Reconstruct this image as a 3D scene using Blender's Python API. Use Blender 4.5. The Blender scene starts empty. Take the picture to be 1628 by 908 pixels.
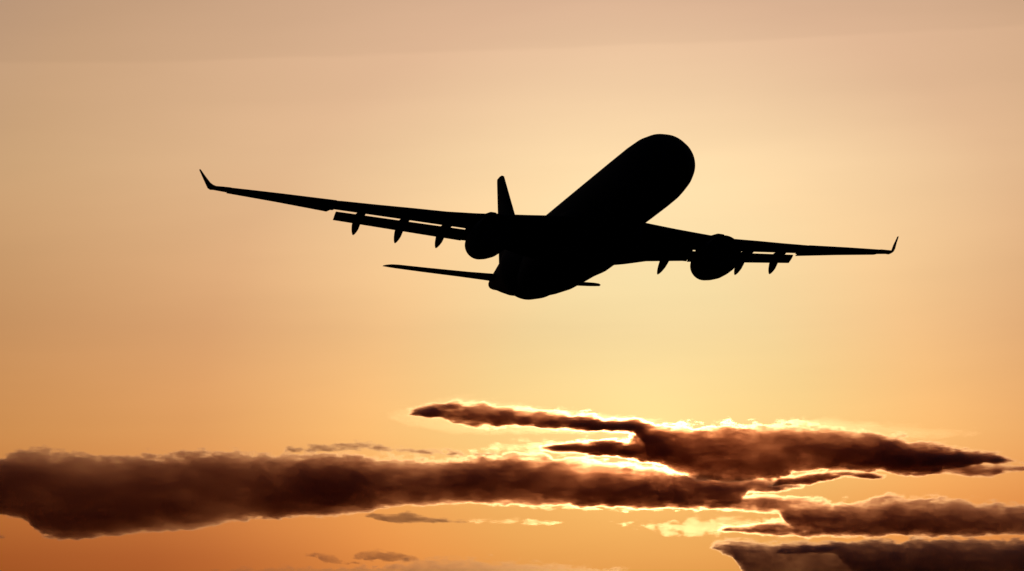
import bpy, bmesh, math
import numpy as np
from mathutils import Matrix, Vector
from math import radians as R

# ------------------------------------------------------------------ camera
scene = bpy.context.scene
col = scene.collection
CAM_PITCH = 5.0
cam_d = bpy.data.cameras.new('camera')
cam = bpy.data.objects.new('camera', cam_d); col.objects.link(cam)
cam_d.sensor_width = 36.0
cam_d.lens = 36.0 * 7464.6 / 1628.0            # long telephoto
cam_d.clip_start = 1.0
cam_d.clip_end = 200000.0
cam.location = (0, 0, 1.7)
cam.rotation_euler = (R(90 + CAM_PITCH), 0, 0)
scene.camera = cam

# ------------------------------------------------------------------ sun and sky
SUN_AZ, SUN_EL = 1.66, 3.05                     # degrees right of north (+Y), above the horizon
sd = Vector((math.sin(R(SUN_AZ)) * math.cos(R(SUN_EL)), math.cos(R(SUN_AZ)) * math.cos(R(SUN_EL)), math.sin(R(SUN_EL))))
sun_d = bpy.data.lights.new('sun', 'SUN')
sun_d.energy = 2.0
sun_d.angle = R(0.5)
sun_d.color = (1.0, 0.70, 0.34)
sun = bpy.data.objects.new('sun', sun_d); col.objects.link(sun)
sun.rotation_euler = (-sd).to_track_quat('-Z', 'Y').to_euler()

def N(nt, typ, **kw):
    n = nt.nodes.new(typ)
    for k, v in kw.items():
        setattr(n, k, v)
    return n

def M(nt, op, a, b=None, c=None, clamp=False):
    n = nt.nodes.new('ShaderNodeMath'); n.operation = op; n.use_clamp = clamp
    for i, v in enumerate((a, b, c)):
        if v is None: continue
        if isinstance(v, (int, float)): n.inputs[i].default_value = v
        else: nt.links.new(v, n.inputs[i])
    return n.outputs[0]

def ramp(nt, fac, stops, interp='LINEAR'):
    n = nt.nodes.new('ShaderNodeValToRGB'); cr = n.color_ramp; cr.interpolation = interp
    while len(cr.elements) < len(stops): cr.elements.new(0.5)
    for e, (p, c) in zip(cr.elements, stops):
        e.position = p; e.color = (*c, 1)
    nt.links.new(fac, n.inputs[0])
    return n.outputs[0]

def mul(nt, a, b):
    n = nt.nodes.new('ShaderNodeVectorMath'); n.operation = 'MULTIPLY'
    for i, v in enumerate((a, b)):
        if isinstance(v, tuple): n.inputs[i].default_value = v
        else: nt.links.new(v, n.inputs[i])
    return n.outputs[0]

world = bpy.data.worlds.new('World'); scene.world = world
world.use_nodes = True
wt = world.node_tree; wt.nodes.clear()
wout = N(wt, 'ShaderNodeOutputWorld'); bg = N(wt, 'ShaderNodeBackground')
sky = N(wt, 'ShaderNodeTexSky', sky_type='NISHITA', sun_disc=False)
sky.sun_elevation = R(SUN_EL); sky.sun_rotation = R(SUN_AZ)
sky.air_density = 1.0; sky.dust_density = 3.0; sky.ozone_density = 1.0; sky.altitude = 50
geo = N(wt, 'ShaderNodeNewGeometry')
dirn = N(wt, 'ShaderNodeVectorMath', operation='SCALE'); wt.links.new(geo.outputs['Incoming'], dirn.inputs[0]); dirn.inputs['Scale'].default_value = -1.0
sxyz = N(wt, 'ShaderNodeSeparateXYZ'); wt.links.new(dirn.outputs[0], sxyz.inputs[0])
elev = M(wt, 'MULTIPLY', M(wt, 'ARCSINE', sxyz.outputs[2]), 180 / math.pi)
dot = N(wt, 'ShaderNodeVectorMath', operation='DOT_PRODUCT'); wt.links.new(dirn.outputs[0], dot.inputs[0]); dot.inputs[1].default_value = tuple(sd)
ang = M(wt, 'MULTIPLY', M(wt, 'ARCCOSINE', M(wt, 'MINIMUM', dot.outputs['Value'], 1.0)), 180 / math.pi)
# dusty air: colour filter by height above the horizon ...
EL = [(-2, (.12, .16, .35)), (1.5, (.156, .215, .70)), (2.3, (.150, .228, .67)), (3.2, (.157, .298, .94)), (4.5, (.145, .300, 1.02)),
      (6.5, (.179, .424, 1.423)), (8.5, (.179, .411, 1.371)), (14, (.16, .40, 1.1)), (40, (.10, .25, .7)), (90, (.08, .2, .6))]
# ... and the wide aureole round the sun
AU = [(0, (1.75, 1.42, 1.3)), (1.0, (1.46, 1.15, .98)), (2.0, (1.42, 1.05, .86)), (3.5, (1.495, .903, .679)), (5.5, (1.30, .675, .49)),
      (8.5, (1.25, .615, .385)), (16, (1.1, .55, .36)), (40, (1.0, .48, .32)), (90, (.8, .42, .32)), (180, (.7, .38, .32))]
sgn = lambda a: math.copysign(math.sqrt(abs(a)), a)
e_fac = M(wt, 'SQRT', M(wt, 'DIVIDE', M(wt, 'ADD', elev, 2.0), 92.0, clamp=True))
a_fac = M(wt, 'SQRT', M(wt, 'DIVIDE', ang, 180.0, clamp=True))
c1 = ramp(wt, e_fac, [(math.sqrt((a + 2) / 92), c) for a, c in EL])
c2 = ramp(wt, a_fac, [(math.sqrt(a / 180), c) for a, c in AU])
# a faint veil of high cirrus: its lower edge slants up to the right, with fine horizontal banding
azim = M(wt, 'MULTIPLY', M(wt, 'ARCTAN2', sxyz.outputs[0], sxyz.outputs[1]), 180 / math.pi)
cv = N(wt, 'ShaderNodeCombineXYZ'); wt.links.new(M(wt, 'MULTIPLY', azim, 0.16), cv.inputs[0]); wt.links.new(M(wt, 'MULTIPLY_ADD', azim, -0.04, elev), cv.inputs[1])
cn = N(wt, 'ShaderNodeTexNoise'); cn.inputs['Scale'].default_value = 1.3; cn.inputs['Detail'].default_value = 5.0; wt.links.new(cv.outputs[0], cn.inputs['Vector'])
line = M(wt, 'SUBTRACT', elev, M(wt, 'MULTIPLY_ADD', azim, 0.036, M(wt, 'MULTIPLY_ADD', cn.outputs[0], 0.25, 7.78)))
below = M(wt, 'MULTIPLY', M(wt, 'SUBTRACT', 1.0, M(wt, 'DIVIDE', M(wt, 'MULTIPLY', line, -1.0), 0.55, clamp=True)), M(wt, 'DIVIDE', M(wt, 'MULTIPLY', line, -1.0), 0.05, clamp=True))
veil = M(wt, 'ADD', M(wt, 'MULTIPLY_ADD', below, 0.055, 0.985), M(wt, 'MULTIPLY', M(wt, 'SUBTRACT', cn.outputs[0], 0.5), 0.13))
vc = N(wt, 'ShaderNodeCombineXYZ')
for k_ in range(3): wt.links.new(veil, vc.inputs[k_])
c2 = mul(wt, c2, vc.outputs[0])
# sky colour darkened low to the left of the sun
low = M(wt, 'MULTIPLY', M(wt, 'DIVIDE', M(wt, 'SUBTRACT', 2.7, elev), 1.0, clamp=True), M(wt, 'DIVIDE', M(wt, 'SUBTRACT', -1.2, azim), 3.2, clamp=True))
lc = N(wt, 'ShaderNodeCombineXYZ')
for k_, w_ in enumerate((-.27, -.36, -.30)): wt.links.new(M(wt, 'MULTIPLY_ADD', low, w_, 1.0), lc.inputs[k_])
c2 = mul(wt, c2, lc.outputs[0])
graded = mul(wt, mul(wt, mul(wt, sky.outputs[0], c1), c2), (13.0, 13.0, 13.0))
wt.links.new(graded, bg.inputs[0])
bg.inputs[1].default_value = 0.1
wt.links.new(bg.outputs[0], wout.inputs[0])

scene.view_settings.view_transform = 'Standard'
scene.view_settings.look = 'None'
scene.view_settings.exposure = -3.70
scene.view_settings.gamma = 1.0
scene.view_settings.use_curve_mapping = False
scene.cycles.use_denoising = True
scene.cycles.volume_bounces = 8
scene.cycles.max_bounces = 16
scene.cycles.transparent_max_bounces = 64

# ------------------------------------------------------------------ materials
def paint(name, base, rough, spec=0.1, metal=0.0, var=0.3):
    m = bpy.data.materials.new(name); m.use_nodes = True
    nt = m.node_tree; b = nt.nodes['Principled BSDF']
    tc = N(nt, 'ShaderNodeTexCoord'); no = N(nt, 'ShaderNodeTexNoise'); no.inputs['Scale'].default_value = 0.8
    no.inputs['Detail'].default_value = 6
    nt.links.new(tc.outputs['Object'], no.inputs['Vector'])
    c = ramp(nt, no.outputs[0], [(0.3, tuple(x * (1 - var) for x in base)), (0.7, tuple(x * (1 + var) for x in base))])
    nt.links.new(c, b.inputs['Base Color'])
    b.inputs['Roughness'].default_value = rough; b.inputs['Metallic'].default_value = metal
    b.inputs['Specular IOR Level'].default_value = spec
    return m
m_body = paint('silhouette_body', (0.006, 0.006, 0.007), 0.8, 0.04)  # backlit silhouette put into the base colour, not a black livery
m_wing = paint('silhouette_wing_skin', (0.007, 0.007, 0.008), 0.8, 0.04)  # wing skin near-black too: the backlit shade is in its colour
m_dark = paint('silhouette_metal', (0.006, 0.005, 0.005), 0.85, 0.04)  # engine and outlet parts: silhouette darkness in the colour, not soot
m_ground = paint('dark_grass', (0.035, 0.045, 0.02), 0.95, 0.1)

# ------------------------------------------------------------------ helpers
def link(name, bm, mat, parent=None, smooth=True):
    bmesh.ops.recalc_face_normals(bm, faces=bm.faces)
    me = bpy.data.meshes.new(name); bm.to_mesh(me); bm.free()
    for p in me.polygons: p.use_smooth = smooth
    me.materials.append(mat)
    o = bpy.data.objects.new(name, me); col.objects.link(o)
    if parent: o.parent = parent
    return o

def loft(rings, cap=True):
    bm = bmesh.new(); vs = [[bm.verts.new(p) for p in r] for r in rings]
    n = len(rings[0])
    for a, b in zip(vs, vs[1:]):
        for i in range(n):
            bm.faces.new((a[i], a[(i + 1) % n], b[(i + 1) % n], b[i]))
    if cap:
        bm.faces.new(vs[0][::-1]); bm.faces.new(vs[-1])
    return bm

def circ(x, y, z, ry, rz, n=48, p=2.0):
    out = []
    for i in range(n):
        a = 2 * math.pi * i / n; c, s = math.cos(a), math.sin(a)
        out.append((x, y + ry * math.copysign(abs(c) ** (2 / p), c), z + rz * math.copysign(abs(s) ** (2 / p), s)))
    return out

def foil(x0, z0, x1, z1, y, t, n=16, dirn=(0, 0, 1)):
    """closed aerofoil ring: nose (x0,z0), tail (x1,z1), thickness ratio t, at span y"""
    c = math.hypot(x1 - x0, z1 - z0); out = []
    for side in (1, -1):
        rng = range(n + 1) if side == 1 else range(n - 1, 0, -1)
        for i in rng:
            s = 0.5 * (1 - math.cos(math.pi * i / n))
            h = 5 * t * c * (.2969 * math.sqrt(s) - .1260 * s - .3516 * s * s + .2843 * s ** 3 - .1015 * s ** 4) + 0.004
            h *= (1.1 if side == 1 else 0.9)
            nx, nz = -(z1 - z0) / c, (x1 - x0) / c
            px, pz = x0 + (x1 - x0) * s + nx * h * side, z0 + (z1 - z0) * s + nz * h * side
            out.append((px, y, pz))
    return out

lerp = lambda y, X, Z: float(np.interp(y, X, Z))

# ------------------------------------------------------------------ the aircraft
# modelled in metres in its own frame: x aft from the nose tip, y to its right wing, z up;
# the origin of the Empty is on the axis 30 m behind the nose
X0 = 30.0
jet = bpy.data.objects.new('passenger_jet', None); col.objects.link(jet)
jet['label'] = 'black silhouetted twin-engine airliner climbing away with flaps lowered above the clouds'
jet['category'] = 'airplane'

def sh(rings): return [[(p[0] - X0, p[1], p[2]) for p in r] for r in rings]
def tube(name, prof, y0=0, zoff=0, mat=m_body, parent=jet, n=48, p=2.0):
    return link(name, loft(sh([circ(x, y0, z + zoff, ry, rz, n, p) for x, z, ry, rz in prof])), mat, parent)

# fuselage: x, centre z, half width, half height
FUS = [(0.0, -.75, .05, .05), (.15, -.74, .45, .42), (.5, -.70, .86, .82), (1.0, -.63, 1.24, 1.20), (1.8, -.5, 1.62, 1.65), (2.8, -.32, 1.98, 2.07),
       (4.0, -.17, 2.24, 2.40), (5.4, -.06, 2.42, 2.63), (7.0, -.01, 2.58, 2.75), (9.5, 0, 2.66, 2.78), (14, -.02, 2.69, 2.77), (20, -.04, 2.69, 2.76),
       (28, -.07, 2.68, 2.75), (36, -.10, 2.67, 2.73), (42, -.03, 2.77, 2.80), (46.2, -.06, 2.80, 2.88), (48.5, .05, 2.45, 2.66),
       (51, .25, 1.96, 2.12), (54, .48, 1.52, 1.74), (57, .78, 1.06, 1.27), (59.5, 1.03, .70, .84), (61, 1.12, .5, .6), (61.8, 1.16, .36, .42), (62.1, 1.17, .2, .25)]
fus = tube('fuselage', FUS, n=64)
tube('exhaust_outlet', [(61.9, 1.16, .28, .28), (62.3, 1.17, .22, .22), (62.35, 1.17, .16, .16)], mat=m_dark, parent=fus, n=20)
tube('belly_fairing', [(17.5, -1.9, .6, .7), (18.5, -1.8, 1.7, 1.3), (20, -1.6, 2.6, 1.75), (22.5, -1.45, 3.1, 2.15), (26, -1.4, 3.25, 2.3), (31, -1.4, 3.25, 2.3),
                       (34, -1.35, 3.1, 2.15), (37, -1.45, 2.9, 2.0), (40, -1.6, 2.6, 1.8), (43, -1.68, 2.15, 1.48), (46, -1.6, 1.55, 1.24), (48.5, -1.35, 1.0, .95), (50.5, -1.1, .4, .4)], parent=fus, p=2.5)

# wing plan and dihedral
LY = [2.8, 6, 9.3, 12, 15.3, 16.7, 20, 24.7, 28.6, 29.2]
LZ = [-1.39, -1.13, -.8, -.51, 0.02, .22, .75, 1.6, 2.25, 2.33]
def le(y):
    return (19.95 + (y - 2.81) * (37.6 - 19.95) / (28.9 - 2.81), lerp(y, LY, LZ) - lerp(y, [2.8, 28.9], [.24, .07]))
CY = [2.0, 2.8, 6, 9.95, 19.63]
CX = [30.0, 30.0, 30.1, 30.2, 34.85]; CZ = [-1.5, -1.45, -1.12, -.86, .68]    # rear edge of the fixed wing ahead of the flaps
TY = [19.75, 24, 27.85, 28.9]
TX = [36.05, 37.7, 39.3, 39.6]; TZ = [.66, 1.45, 2.14, 2.3]                    # trailing edge of the outer wing

def side(s, name_suffix=''):
    Y = lambda rings: [[(p[0], p[1] * s, p[2]) for p in r] for r in rings]
    rings = []
    for y in (1.0, 2.8, 4.5, 6, 8, 9.95, 12, 14.5, 17, 19.70):
        yy = max(y, 2.8); x0, z0 = le(yy)
        rings.append(foil(x0 - (2.8 - y) * .68 if y < 2.8 else x0, z0, lerp(yy, CY, CX), lerp(yy, CY, CZ), y, lerp(y, [2.8, 9.9, 19.7], [.135, .125, .11])))
    x0, z0 = le(19.72)
    rings.append(foil(x0, z0, 35.2, .665, 19.72, .10)); x0, z0 = le(20.03); rings.append(foil(x0, z0, 35.3, .69, 20.03, .10))
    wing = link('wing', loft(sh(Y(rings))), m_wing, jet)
    # outer trailing edge: fixed piece and aileron are separate from the inboard box
    rings = []
    for y in (20.02, 21, 22.5, 24, 26, 27.84):
        x0, z0 = le(y); rings.append(foil(x0, z0, lerp(y, TY, TX), lerp(y, TY, TZ), y, .105))
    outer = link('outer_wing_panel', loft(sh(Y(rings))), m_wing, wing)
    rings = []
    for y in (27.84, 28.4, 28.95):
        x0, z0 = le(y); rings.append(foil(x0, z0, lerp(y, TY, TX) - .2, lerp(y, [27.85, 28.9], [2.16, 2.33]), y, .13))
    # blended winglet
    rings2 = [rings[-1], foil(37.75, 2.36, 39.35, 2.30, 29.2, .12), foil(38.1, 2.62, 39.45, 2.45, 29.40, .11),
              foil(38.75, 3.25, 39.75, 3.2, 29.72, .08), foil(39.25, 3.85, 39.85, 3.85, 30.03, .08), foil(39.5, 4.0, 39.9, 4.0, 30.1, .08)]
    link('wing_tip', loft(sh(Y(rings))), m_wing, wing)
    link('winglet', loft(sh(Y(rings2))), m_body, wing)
    # slat: thin shell hugging the leading edge
    rings = []
    for y in (10.6, 15, 20, 24, 28.2):
        x0, z0 = le(y); rings.append(foil(x0 - .10, z0 - .06, x0 + .75, z0 - .02, y, .16, 8))
    link('slat', loft(sh(Y(rings))), m_wing, wing)
    # outboard flap
    rings = [foil(lerp(y, [9.7, 19.75], [30.28, 34.93]), lerp(y, [9.7, 19.75], [-.995, .525]), lerp(y, [9.7, 19.75], [32.1, 36.2]), lerp(y, [9.7, 19.75], [-1.53, .08]), y, .13, 10)
             for y in (9.56, 12, 14.5, 17, 19.45)]
    link('flap', loft(sh(Y(rings))), m_wing, wing)
    # inboard flap
    rings = [foil(lerp(y, [3, 7.2, 7.6, 9.2], [30.0, 30.2, 30.25, 30.25]), lerp(y, [3, 7.0, 7.5, 8.7, 9.5], [-1.3, -.9, -1.03, -.96, -.88]), lerp(y, [3.1, 6.2, 9.2], [33.3, 32.5, 32.2]),
                  lerp(y, [3.1, 6.2, 9.2], [-2.3, -1.72, -1.47]), y, .13, 10) for y in (2.7, 4.5, 6.2, 7.2, 7.6, 8.4, 9.2, 9.54)]
    link('flap', loft(sh(Y(rings))), m_wing, wing)
    # flap track fairings
    for yc, xt, zt, xf in ((17.75, 35.9, -1.05, 31.0), (14.45, 34.8, -1.64, 28.9), (11.3, 33.5, -2.0, 27.0), (7.45, 33.4, -2.5, 26.5)):
        xm = lerp(yc, CY, CX); zm = lerp(yc, CY, CZ)
        prof = [(xf, zm - .25, .03, .04), (xf + .5, zm - .33, .2, .2), (xm - .8, zm - .38, .33, .36), (xm + .2, zm - .42, .33, .44)]
        xa, za = xm + .2, zm - .42
        for f, w, h in ((.25, .33, .46), (.5, .31, .42), (.7, .24, .32), (.85, .16, .22), (.95, .08, .12), (1.0, .02, .03)):
            prof.append((xa + (xt - xa) * f, za + (zt - za) * f + .03 * (1 - f), w, h))
        tube('flap_track_fairing', [(x, z, w, h) for x, z, w, h in prof], y0=yc * s, mat=m_wing, parent=wing, n=20)
    # engine
    ey, ez = 9.37, -3.1      # nacelle hangs ahead of and below the wing
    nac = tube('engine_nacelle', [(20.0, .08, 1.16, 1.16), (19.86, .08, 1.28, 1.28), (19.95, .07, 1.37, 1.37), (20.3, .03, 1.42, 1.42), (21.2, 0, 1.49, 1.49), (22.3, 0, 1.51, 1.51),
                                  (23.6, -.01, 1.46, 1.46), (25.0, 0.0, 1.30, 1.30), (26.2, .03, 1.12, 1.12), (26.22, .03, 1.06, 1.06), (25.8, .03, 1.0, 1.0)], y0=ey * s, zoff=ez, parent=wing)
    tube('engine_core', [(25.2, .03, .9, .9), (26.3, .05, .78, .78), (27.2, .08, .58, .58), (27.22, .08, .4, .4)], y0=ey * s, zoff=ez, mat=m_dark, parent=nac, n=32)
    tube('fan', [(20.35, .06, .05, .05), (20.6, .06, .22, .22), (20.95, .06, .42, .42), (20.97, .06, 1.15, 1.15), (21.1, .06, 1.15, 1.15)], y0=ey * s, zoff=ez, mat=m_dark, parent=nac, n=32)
    pr = []
    for x, zb, zt_, w in ((20.6, -1.75, -1.45, .1), (22.0, -1.7, -1.12, .2), (24.3, -1.9, -.85, .24), (26.5, -2.5, -.95, .22), (28.5, -1.6, -1.0, .1)):
        pr.append(circ(x, ey * s, (zb + zt_) / 2, w, (zt_ - zb) / 2, 16, 3))
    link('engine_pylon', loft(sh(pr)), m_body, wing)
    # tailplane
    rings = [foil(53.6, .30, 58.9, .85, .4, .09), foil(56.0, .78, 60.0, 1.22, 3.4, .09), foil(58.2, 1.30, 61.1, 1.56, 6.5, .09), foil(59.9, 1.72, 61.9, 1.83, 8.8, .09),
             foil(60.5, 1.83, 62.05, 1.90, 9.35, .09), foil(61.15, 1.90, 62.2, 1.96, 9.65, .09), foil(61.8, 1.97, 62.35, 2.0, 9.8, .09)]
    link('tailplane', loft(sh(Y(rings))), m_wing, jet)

side(1); side(-1)

# fin: lofted upwards
def vfoil(x0, x1, z, t, n=14):
    c = x1 - x0; out = []
    for sd_ in (1, -1):
        rng = range(n + 1) if sd_ == 1 else range(n - 1, 0, -1)
        for i in rng:
            s = 0.5 * (1 - math.cos(math.pi * i / n))
            h = 5 * t * c * (.2969 * math.sqrt(s) - .1260 * s - .3516 * s * s + .2843 * s ** 3 - .1015 * s ** 4) + .004
            out.append((x0 + c * s, h * sd_, z))
    return out
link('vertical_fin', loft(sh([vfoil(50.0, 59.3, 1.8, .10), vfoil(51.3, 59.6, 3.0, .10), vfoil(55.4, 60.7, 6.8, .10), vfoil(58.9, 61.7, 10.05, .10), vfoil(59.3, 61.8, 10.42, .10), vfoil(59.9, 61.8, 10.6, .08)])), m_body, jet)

# attitude and place: climbing towards the viewer, slightly banked (columns: aft, right wing, up, position)
jet.matrix_world = Matrix((
    (-0.234110, -0.971140, 0.045604, 5.6515),
    (0.967491, -0.228101, 0.109232, 380.5704),
    (-0.095677, 0.069694, 0.992970, 39.6801),
    (0, 0, 0, 1)))

# ------------------------------------------------------------------ ground
bm = bmesh.new()
bmesh.ops.create_grid(bm, x_segments=40, y_segments=40, size=60000)
g = link('ground', bm, m_ground, smooth=False); g['kind'] = 'structure'
g.location = (0, 20000, 0)
# ------------------------------------------------------------------ clouds
# Real volumes a dozen kilometres off. Each: label, distance (m), half depth (m), density (1/m), soft edge (m),
# raggedness (m), erosion, strength of the forward lobe, then lobes: upper and lower outline as (x, height) in metres, relative density.
CLOUDS = [
    ('widest dark brown cloud bank, spanning the frame from left edge to right edge', 12000, 85, 0.078, 20, 14, 0.52, 0.5, [
     ([(-1422, 616), (-1309, 620), (-1274, 630), (-1239, 635), (-1162, 630), (-1084, 624), (-978, 619), (-894, 625), (-806, 632), (-740, 633), (-669, 624), (-568, 625), (-481, 628), (-360, 619), (-280, 614), (-146, 612), (-82, 619), (16, 625), (90, 625), (137, 616), (246, 603), (355, 588), (460, 582), (589, 569), (693, 553), (720, 548), (749, 540)],
      [(-1420, 461), (-1308, 458), (-1252, 455), (-1231, 445), (-1221, 424), (-1198, 408), (-1147, 402), (-1083, 402), (-999, 411), (-805, 429), (-668, 452), (-419, 463), (-310, 484), (-190, 490), (-103, 495), (-27, 490), (82, 487), (191, 484), (460, 477), (540, 477), (580, 492), (608, 522), (693, 527), (720, 532), (749, 537)], 1),
     ([(363, 509), (524, 516), (564, 522), (609, 517), (683, 513), (763, 506), (826, 497), (894, 501), (919, 509), (981, 516), (1136, 508), (1230, 498), (1308, 493), (1424, 484)],
      [(363, 493), (508, 479), (556, 476), (628, 474), (685, 463), (710, 432), (729, 410), (781, 407), (919, 405), (993, 410), (1134, 408), (1307, 411), (1423, 411)], 0.85),
     ([(532, 432), (604, 442), (684, 448), (829, 452)],
      [(532, 426), (620, 418), (684, 411), (829, 410)], 1)]),
    ('long dark tapered cloud topmost above the widest bank, with thin arm and spur reaching left', 11000, 75, 0.11, 15, 13, 0.52, 0.6, [
     ([(-249, 668), (-227, 675), (-174, 687), (-134, 694), (-75, 688), (25, 675), (125, 665), (276, 650), (360, 643), (462, 634), (502, 644), (570, 637), (661, 644), (758, 634), (844, 623), (900, 613), (985, 592), (1071, 579), (1144, 567), (1177, 554)],
      [(-249, 665), (-220, 659), (-159, 650), (-124, 635), (-50, 628), (35, 634), (125, 625), (251, 622), (286, 621), (301, 604), (319, 563), (345, 542), (371, 532), (422, 511), (501, 500), (606, 504), (660, 525), (718, 529), (786, 528), (871, 526), (917, 516), (945, 513), (1014, 529), (1100, 544), (1177, 550)], 1),
     ([(56, 581), (97, 591), (156, 601), (226, 603), (271, 604), (289, 618), (333, 623), (437, 623)],
      [(56, 578), (125, 572), (175, 567), (260, 559), (304, 548), (363, 538), (436, 535)], 1),
     ([(923, 538), (982, 544), (1026, 550), (1100, 547), (1159, 544), (1218, 539)],
      [(923, 526), (982, 522), (1026, 520), (1128, 517), (1176, 526), (1218, 533)], 0.5),
     ([(606, 511), (660, 517), (702, 528), (783, 530), (834, 525), (881, 516)],
      [(606, 494), (672, 497), (702, 497), (746, 507), (778, 516), (842, 510), (881, 511)], 0.8)]),
    ('ragged dark cloud in the bottom right corner, paler at its torn left end', 13000, 80, 0.085, 20, 12, 0.52, 0.15, [
     ([(715, 413), (863, 430), (995, 437), (1129, 439), (1298, 437), (1416, 433), (1542, 433)],
      [(715, 395), (828, 395), (898, 388), (932, 352), (967, 317), (1128, 308), (1415, 308), (1540, 308)], 1),
     ([(546, 426), (585, 432), (637, 435), (741, 430), (846, 426), (924, 416), (1002, 395)],
      [(546, 416), (564, 409), (584, 392), (611, 385), (630, 352), (654, 317), (845, 308), (1001, 317)], 0.8)]),
    ('small ragged grey brown cloud just under the lower edge of the long bank', 11800, 40, 0.035, 9, 7, 0.52, 0.05, [
     ([(-370, 457), (-351, 465), (-303, 461), (-267, 466), (-237, 458), (-180, 447), (-104, 441)],
      [(-370, 452), (-338, 443), (-294, 435), (-234, 436), (-180, 438), (-104, 438)], 1)]),
    ('thin faint cloud sliver low in the orange sky below the long bank', 12200, 30, 0.016, 7, 7, 0.54, 0, [
     ([(-539, 364), (-513, 374), (-467, 369), (-439, 355), (-390, 350)],
      [(-539, 363), (-504, 363), (-488, 347), (-447, 340), (-390, 345)], 1)]),
    ('faint rounded brown cloud puff low in the sky left of the bottom edge veil', 12300, 50, 0.016, 10, 9, 0.54, 0, [
     ([(-421, 362), (-393, 377), (-351, 386), (-303, 379), (-240, 361)],
      [(-421, 359), (-369, 354), (-309, 353), (-270, 353), (-240, 358)], 1)]),
    ('pale orange brown cloud layer along the bottom edge left of centre', 12600, 60, 0.013, 20, 14, 0.54, 0.12, [
     ([(-816, 343), (-630, 351), (-428, 351), (-276, 370), (-226, 376), (-106, 378), (-24, 366), (145, 358), (330, 344)],
      [(-816, 299), (-630, 299), (-428, 299), (-276, 299), (-106, 299), (61, 299), (330, 299)], 1)]),
    ('thin translucent brown cloud ribbon lying along the top of the long bank', 11500, 40, 0.045, 10, 8, 0.55, 0.25, [
     ([(-554, 607), (-484, 621), (-390, 625), (-321, 616), (-213, 605), (-130, 601), (-22, 593)],
      [(-553, 596), (-484, 599), (-390, 602), (-321, 601), (-213, 593), (-129, 590), (-22, 587)], 1)]),
    ('bright yellow cloud wisps in the gap left of the dark spur beside the sun', 12900, 50, 0.0024, 12, 18, 0.58, 0.9, [
     ([(-137, 675), (-76, 693), (-24, 708), (62, 710), (114, 708), (253, 693)],
      [(-137, 665), (-59, 665), (62, 665), (149, 665), (252, 665)], 1)]),
    ('lacy bright yellow cloud wisps below the banks to the right of centre', 12900, 40, 0.0022, 7, 20, 0.645, 0.9, [
     ([(200, 482), (321, 485), (408, 489), (494, 503), (580, 509), (675, 504), (770, 492)],
      [(200, 472), (321, 461), (425, 434), (528, 430), (632, 447), (693, 465), (770, 482)], 1)]),
    ('long thin bright cloud streak running right from the small ragged cloud', 12700, 30, 0.004, 7, 9, 0.6, 0.9, [
     ([(-134, 480), (-58, 481), (27, 483), (112, 478), (172, 471)],
      [(-134, 469), (-58, 466), (27, 464), (112, 463), (172, 464)], 1)]),
    ('thin glowing streak of cloud close under the long bank near the middle', 12700, 30, 0.004, 7, 9, 0.6, 0.9, [
     ([(10, 519), (78, 520), (197, 515), (316, 514), (486, 508)],
      [(10, 510), (78, 503), (197, 502), (316, 498), (486, 502)], 1)]),
    ('pale glowing veil of cloud around the left tip of the thin dark arm', 11800, 60, 0.001, 16, 7, 0.55, 0.9, [
     ([(-323, 715), (-244, 738), (-181, 754), (-125, 759), (-22, 745), (136, 723), (294, 704), (389, 691)],
      [(-323, 699), (-244, 675), (-149, 659), (-22, 659), (136, 659), (294, 659), (389, 662)], 1)]),
    ('faint golden wisps above the right half of the long dark cloud', 11900, 60, 0.0014, 12, 8, 0.56, 0.9, [
     ([(664, 700), (760, 709), (840, 708), (935, 700), (1047, 687), (1191, 674)],
      [(664, 694), (760, 687), (839, 674), (935, 658), (1047, 649), (1190, 662)], 1)]),
    ('tiny dark cloud scrap touching the left edge under the long bank', 12000, 30, 0.03, 8, 5, 0.52, 0.1, [
     ([(-1372, 419), (-1324, 415), (-1291, 408)],
      [(-1372, 400), (-1323, 402), (-1291, 405)], 1)]),
]
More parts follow.
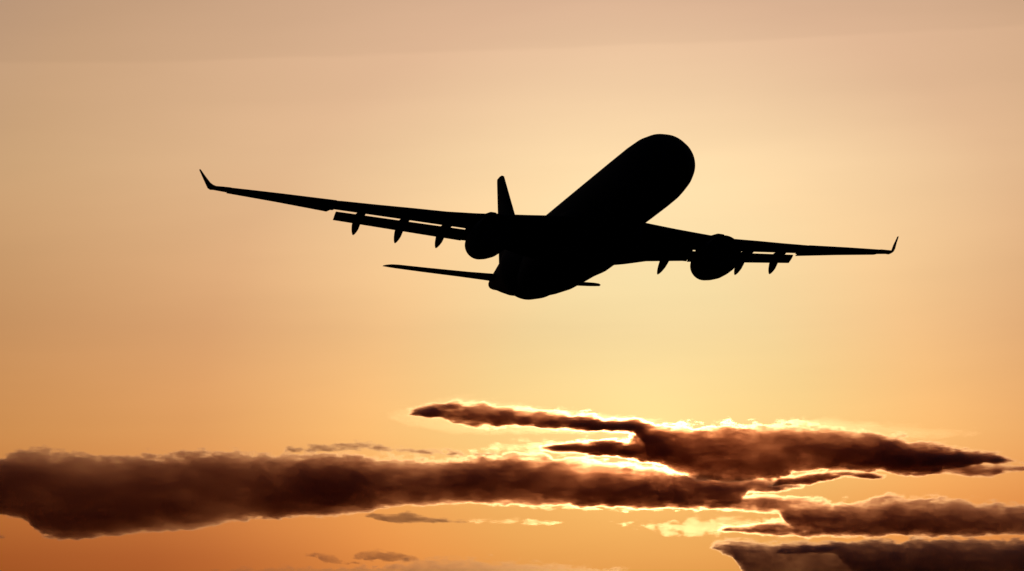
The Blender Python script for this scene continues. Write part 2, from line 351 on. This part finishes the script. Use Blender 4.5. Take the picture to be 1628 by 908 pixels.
def cloud_material(lobes, dep, sg, ed, am, bias, fwd, seed, thick):
    """lobes: (x0, length, top, bottom, relative density), all in the cloud's own frame"""
    m = bpy.data.materials.new('cloud_vapour'); m.use_nodes = True
    nt = m.node_tree; nt.nodes.clear(); ln = nt.links.new
    out = N(nt, 'ShaderNodeOutputMaterial'); mixv = N(nt, 'ShaderNodeMixShader')
    # droplets scatter in a tight forward lobe plus a broad one
    pvs = []
    for g_ in (0.97, 0.5):
        pv = N(nt, 'ShaderNodeVolumePrincipled'); pv.inputs['Color'].default_value = CLOUD_COL; pv.inputs['Absorption Color'].default_value = CLOUD_ABS; pv.inputs['Anisotropy'].default_value = g_; pvs.append(pv)
    mixv.inputs[0].default_value = 1.0 - fwd
    ln(pvs[0].outputs[0], mixv.inputs[1]); ln(pvs[1].outputs[0], mixv.inputs[2])
    tc = N(nt, 'ShaderNodeTexCoord'); sp = N(nt, 'ShaderNodeSeparateXYZ'); ln(tc.outputs['Object'], sp.inputs[0])
    x, y, z = sp.outputs
    def noise(loc, scl, scale, det, rough):
        mp = N(nt, 'ShaderNodeMapping'); ln(tc.outputs['Object'], mp.inputs['Vector'])
        mp.inputs['Location'].default_value = loc; mp.inputs['Scale'].default_value = scl
        n = N(nt, 'ShaderNodeTexNoise'); n.inputs['Scale'].default_value = scale; n.inputs['Detail'].default_value = det; n.inputs['Roughness'].default_value = rough
        ln(mp.outputs[0], n.inputs['Vector']); return n.outputs[0]
    # large folds displace the outline, fine turbulence frays it
    n1 = noise((seed * 911.0, seed * 377.0, seed * 53.0), (0.42, 0.10, 1.0), 0.04 if thick else 0.065, 7.0, 0.66)
    # wind-drawn shreds along every edge
    n3 = noise((seed * 13.0, seed * 71.0, seed * 29.0), (0.22, 0.12, 1.0), 0.10, 3.0, 0.6)
    # slow density changes inside the bank, heavier towards its base
    n2 = noise((seed * 911.0, seed * 377.0, seed * 53.0), (0.36, 0.10, 1.0), 0.0085, 5.0, 0.55)
    raw = M(nt, 'MULTIPLY', M(nt, 'SUBTRACT', n1, bias), 6.5 * am)
    shred = M(nt, 'MULTIPLY', M(nt, 'SUBTRACT', n3, 0.5), 34.0)
    patch = M(nt, 'MULTIPLY_ADD', n2, 1.4, 0.25)
    yr = M(nt, 'DIVIDE', y, dep); yy = M(nt, 'MULTIPLY', yr, yr)
    total = None
    for x0, L, top, bot, rel in lobes:
        zs = [p[1] for p in top + bot]; zlo, zhi = min(zs), max(zs)
        xt = M(nt, 'DIVIDE', M(nt, 'SUBTRACT', x, x0), L, clamp=True)
        def curve(pts):
            c = N(nt, 'ShaderNodeFloatCurve'); cv = c.mapping.curves[0]
            P_ = [((px - x0) / L, (pz - zlo) / (zhi - zlo)) for px, pz in pts]
            P_[0] = (0.0, P_[0][1]); P_[-1] = (1.0, P_[-1][1])
            while len(cv.points) < len(P_): cv.points.new(0.5, 0.5)
            for q, (a, b) in zip(cv.points, P_): q.location = (a, b); q.handle_type = 'VECTOR'
            c.mapping.update(); ln(xt, c.inputs['Value'])
            return M(nt, 'MULTIPLY_ADD', c.outputs[0], zhi - zlo, zlo)
        zt, zb = curve(top), curve(bot)
        zc = M(nt, 'MULTIPLY', M(nt, 'ADD', zt, zb), 0.5)
        h = M(nt, 'MAXIMUM', M(nt, 'MULTIPLY', M(nt, 'SUBTRACT', zt, zb), 0.5), 1.0)
        zr = M(nt, 'DIVIDE', M(nt, 'SUBTRACT', z, zc), h)
        zcl = M(nt, 'MAXIMUM', M(nt, 'MINIMUM', zr, 1.0), -1.0)
        q = M(nt, 'SQRT', M(nt, 'MULTIPLY_ADD', zr, zr, yy))
        wob = raw
        if bias < 0.535:                              # dense banks keep their thin arms whole
            wob = M(nt, 'MULTIPLY', raw, M(nt, 'MULTIPLY_ADD', h, 0.02, 0.28, clamp=True))
        k = M(nt, 'MULTIPLY_ADD', zcl, 0.28, 0.72)    # bottoms are flatter than tops
        d = M(nt, 'ADD', M(nt, 'MULTIPLY_ADD', M(nt, 'SUBTRACT', 1.0, q), h, ed * 0.22), M(nt, 'MULTIPLY', M(nt, 'ADD', wob, shred), k))
        # ends thin out instead of stopping at a wall
        ends = M(nt, 'MINIMUM', M(nt, 'SUBTRACT', x, x0), M(nt, 'SUBTRACT', x0 + L, x))
        d = M(nt, 'MINIMUM', d, M(nt, 'MULTIPLY_ADD', ends, 0.35, M(nt, 'MULTIPLY', wob, 0.8)))
        t = M(nt, 'DIVIDE', d, M(nt, 'MULTIPLY', k, ed * 0.7), clamp=True)
        dn = M(nt, 'MULTIPLY', M(nt, 'MULTIPLY', M(nt, 'MULTIPLY', t, t), M(nt, 'MULTIPLY_ADD', zcl, -0.35, 1.0)), rel)
        total = dn if total is None else M(nt, 'MAXIMUM', total, dn)
    dens = M(nt, 'MULTIPLY', M(nt, 'MULTIPLY', total, patch), sg)
    for pv in pvs: ln(dens, pv.inputs['Density'])
    ln(mixv.outputs[0], out.inputs['Volume'])
    return m

def build_cloud(i, row):
    label, Y, dep, sg, ed, am, bias, fwd, lobes = row
    xs = [p[0] for l in lobes for p in l[0]]; zs = [p[1] for l in lobes for p in l[0] + l[1]]
    xs0, xs1 = min(xs), max(xs); cx = (xs0 + xs1) / 2; cz = (min(zs) + max(zs)) / 2
    lob = []
    for top, bot, rel in lobes:
        tp = [(a - cx, b - cz) for a, b in top]; bt = [(a - cx, b - cz) for a, b in bot]
        lob.append((tp[0][0], tp[-1][0] - tp[0][0], tp, bt, rel))
    mg = am * 1.0 + ed * 0.22 + 4.0
    n = max(8, int((xs1 - xs0) / 14)); rings = []
    for k in range(n + 1):
        x = xs0 - cx + (xs1 - xs0) * k / n; hi, lo = -1e9, 1e9
        for x0, L, tp, bt, rel in lob:
            if x0 - 8 <= x <= x0 + L + 8:
                hi = max(hi, np.interp(x, [p[0] for p in tp], [p[1] for p in tp])); lo = min(lo, np.interp(x, [p[0] for p in bt], [p[1] for p in bt]))
        zc, h = (hi + lo) / 2, max((hi - lo) / 2, 1.0)
        rings.append([(x, (dep + mg) * math.cos(t), zc + (h + mg) * math.sin(t)) for t in (2 * math.pi * j / 20 for j in range(20))])
    m = cloud_material(lob, dep, sg, ed, am, bias, fwd, i + 1, max(zs) - min(zs) > 110)
    m.cycles.volume_step_rate = CLOUD_STEP / ((xs1 - xs0 + 2 * dep + max(zs) - min(zs)) / 30.0)
    o = link('cloud', loft(rings), m)
    o.location = (cx, Y, cz)
    o['label'] = label; o['category'] = 'cloud'
    return o

CLOUD_COL = (0.54, 0.51, 0.48, 1); CLOUD_ABS = (0.79, 0.41, 0.27, 1); CLOUD_STEP = 8.0     # metres per march step
for i, row in enumerate(CLOUDS): build_cloud(i, row)
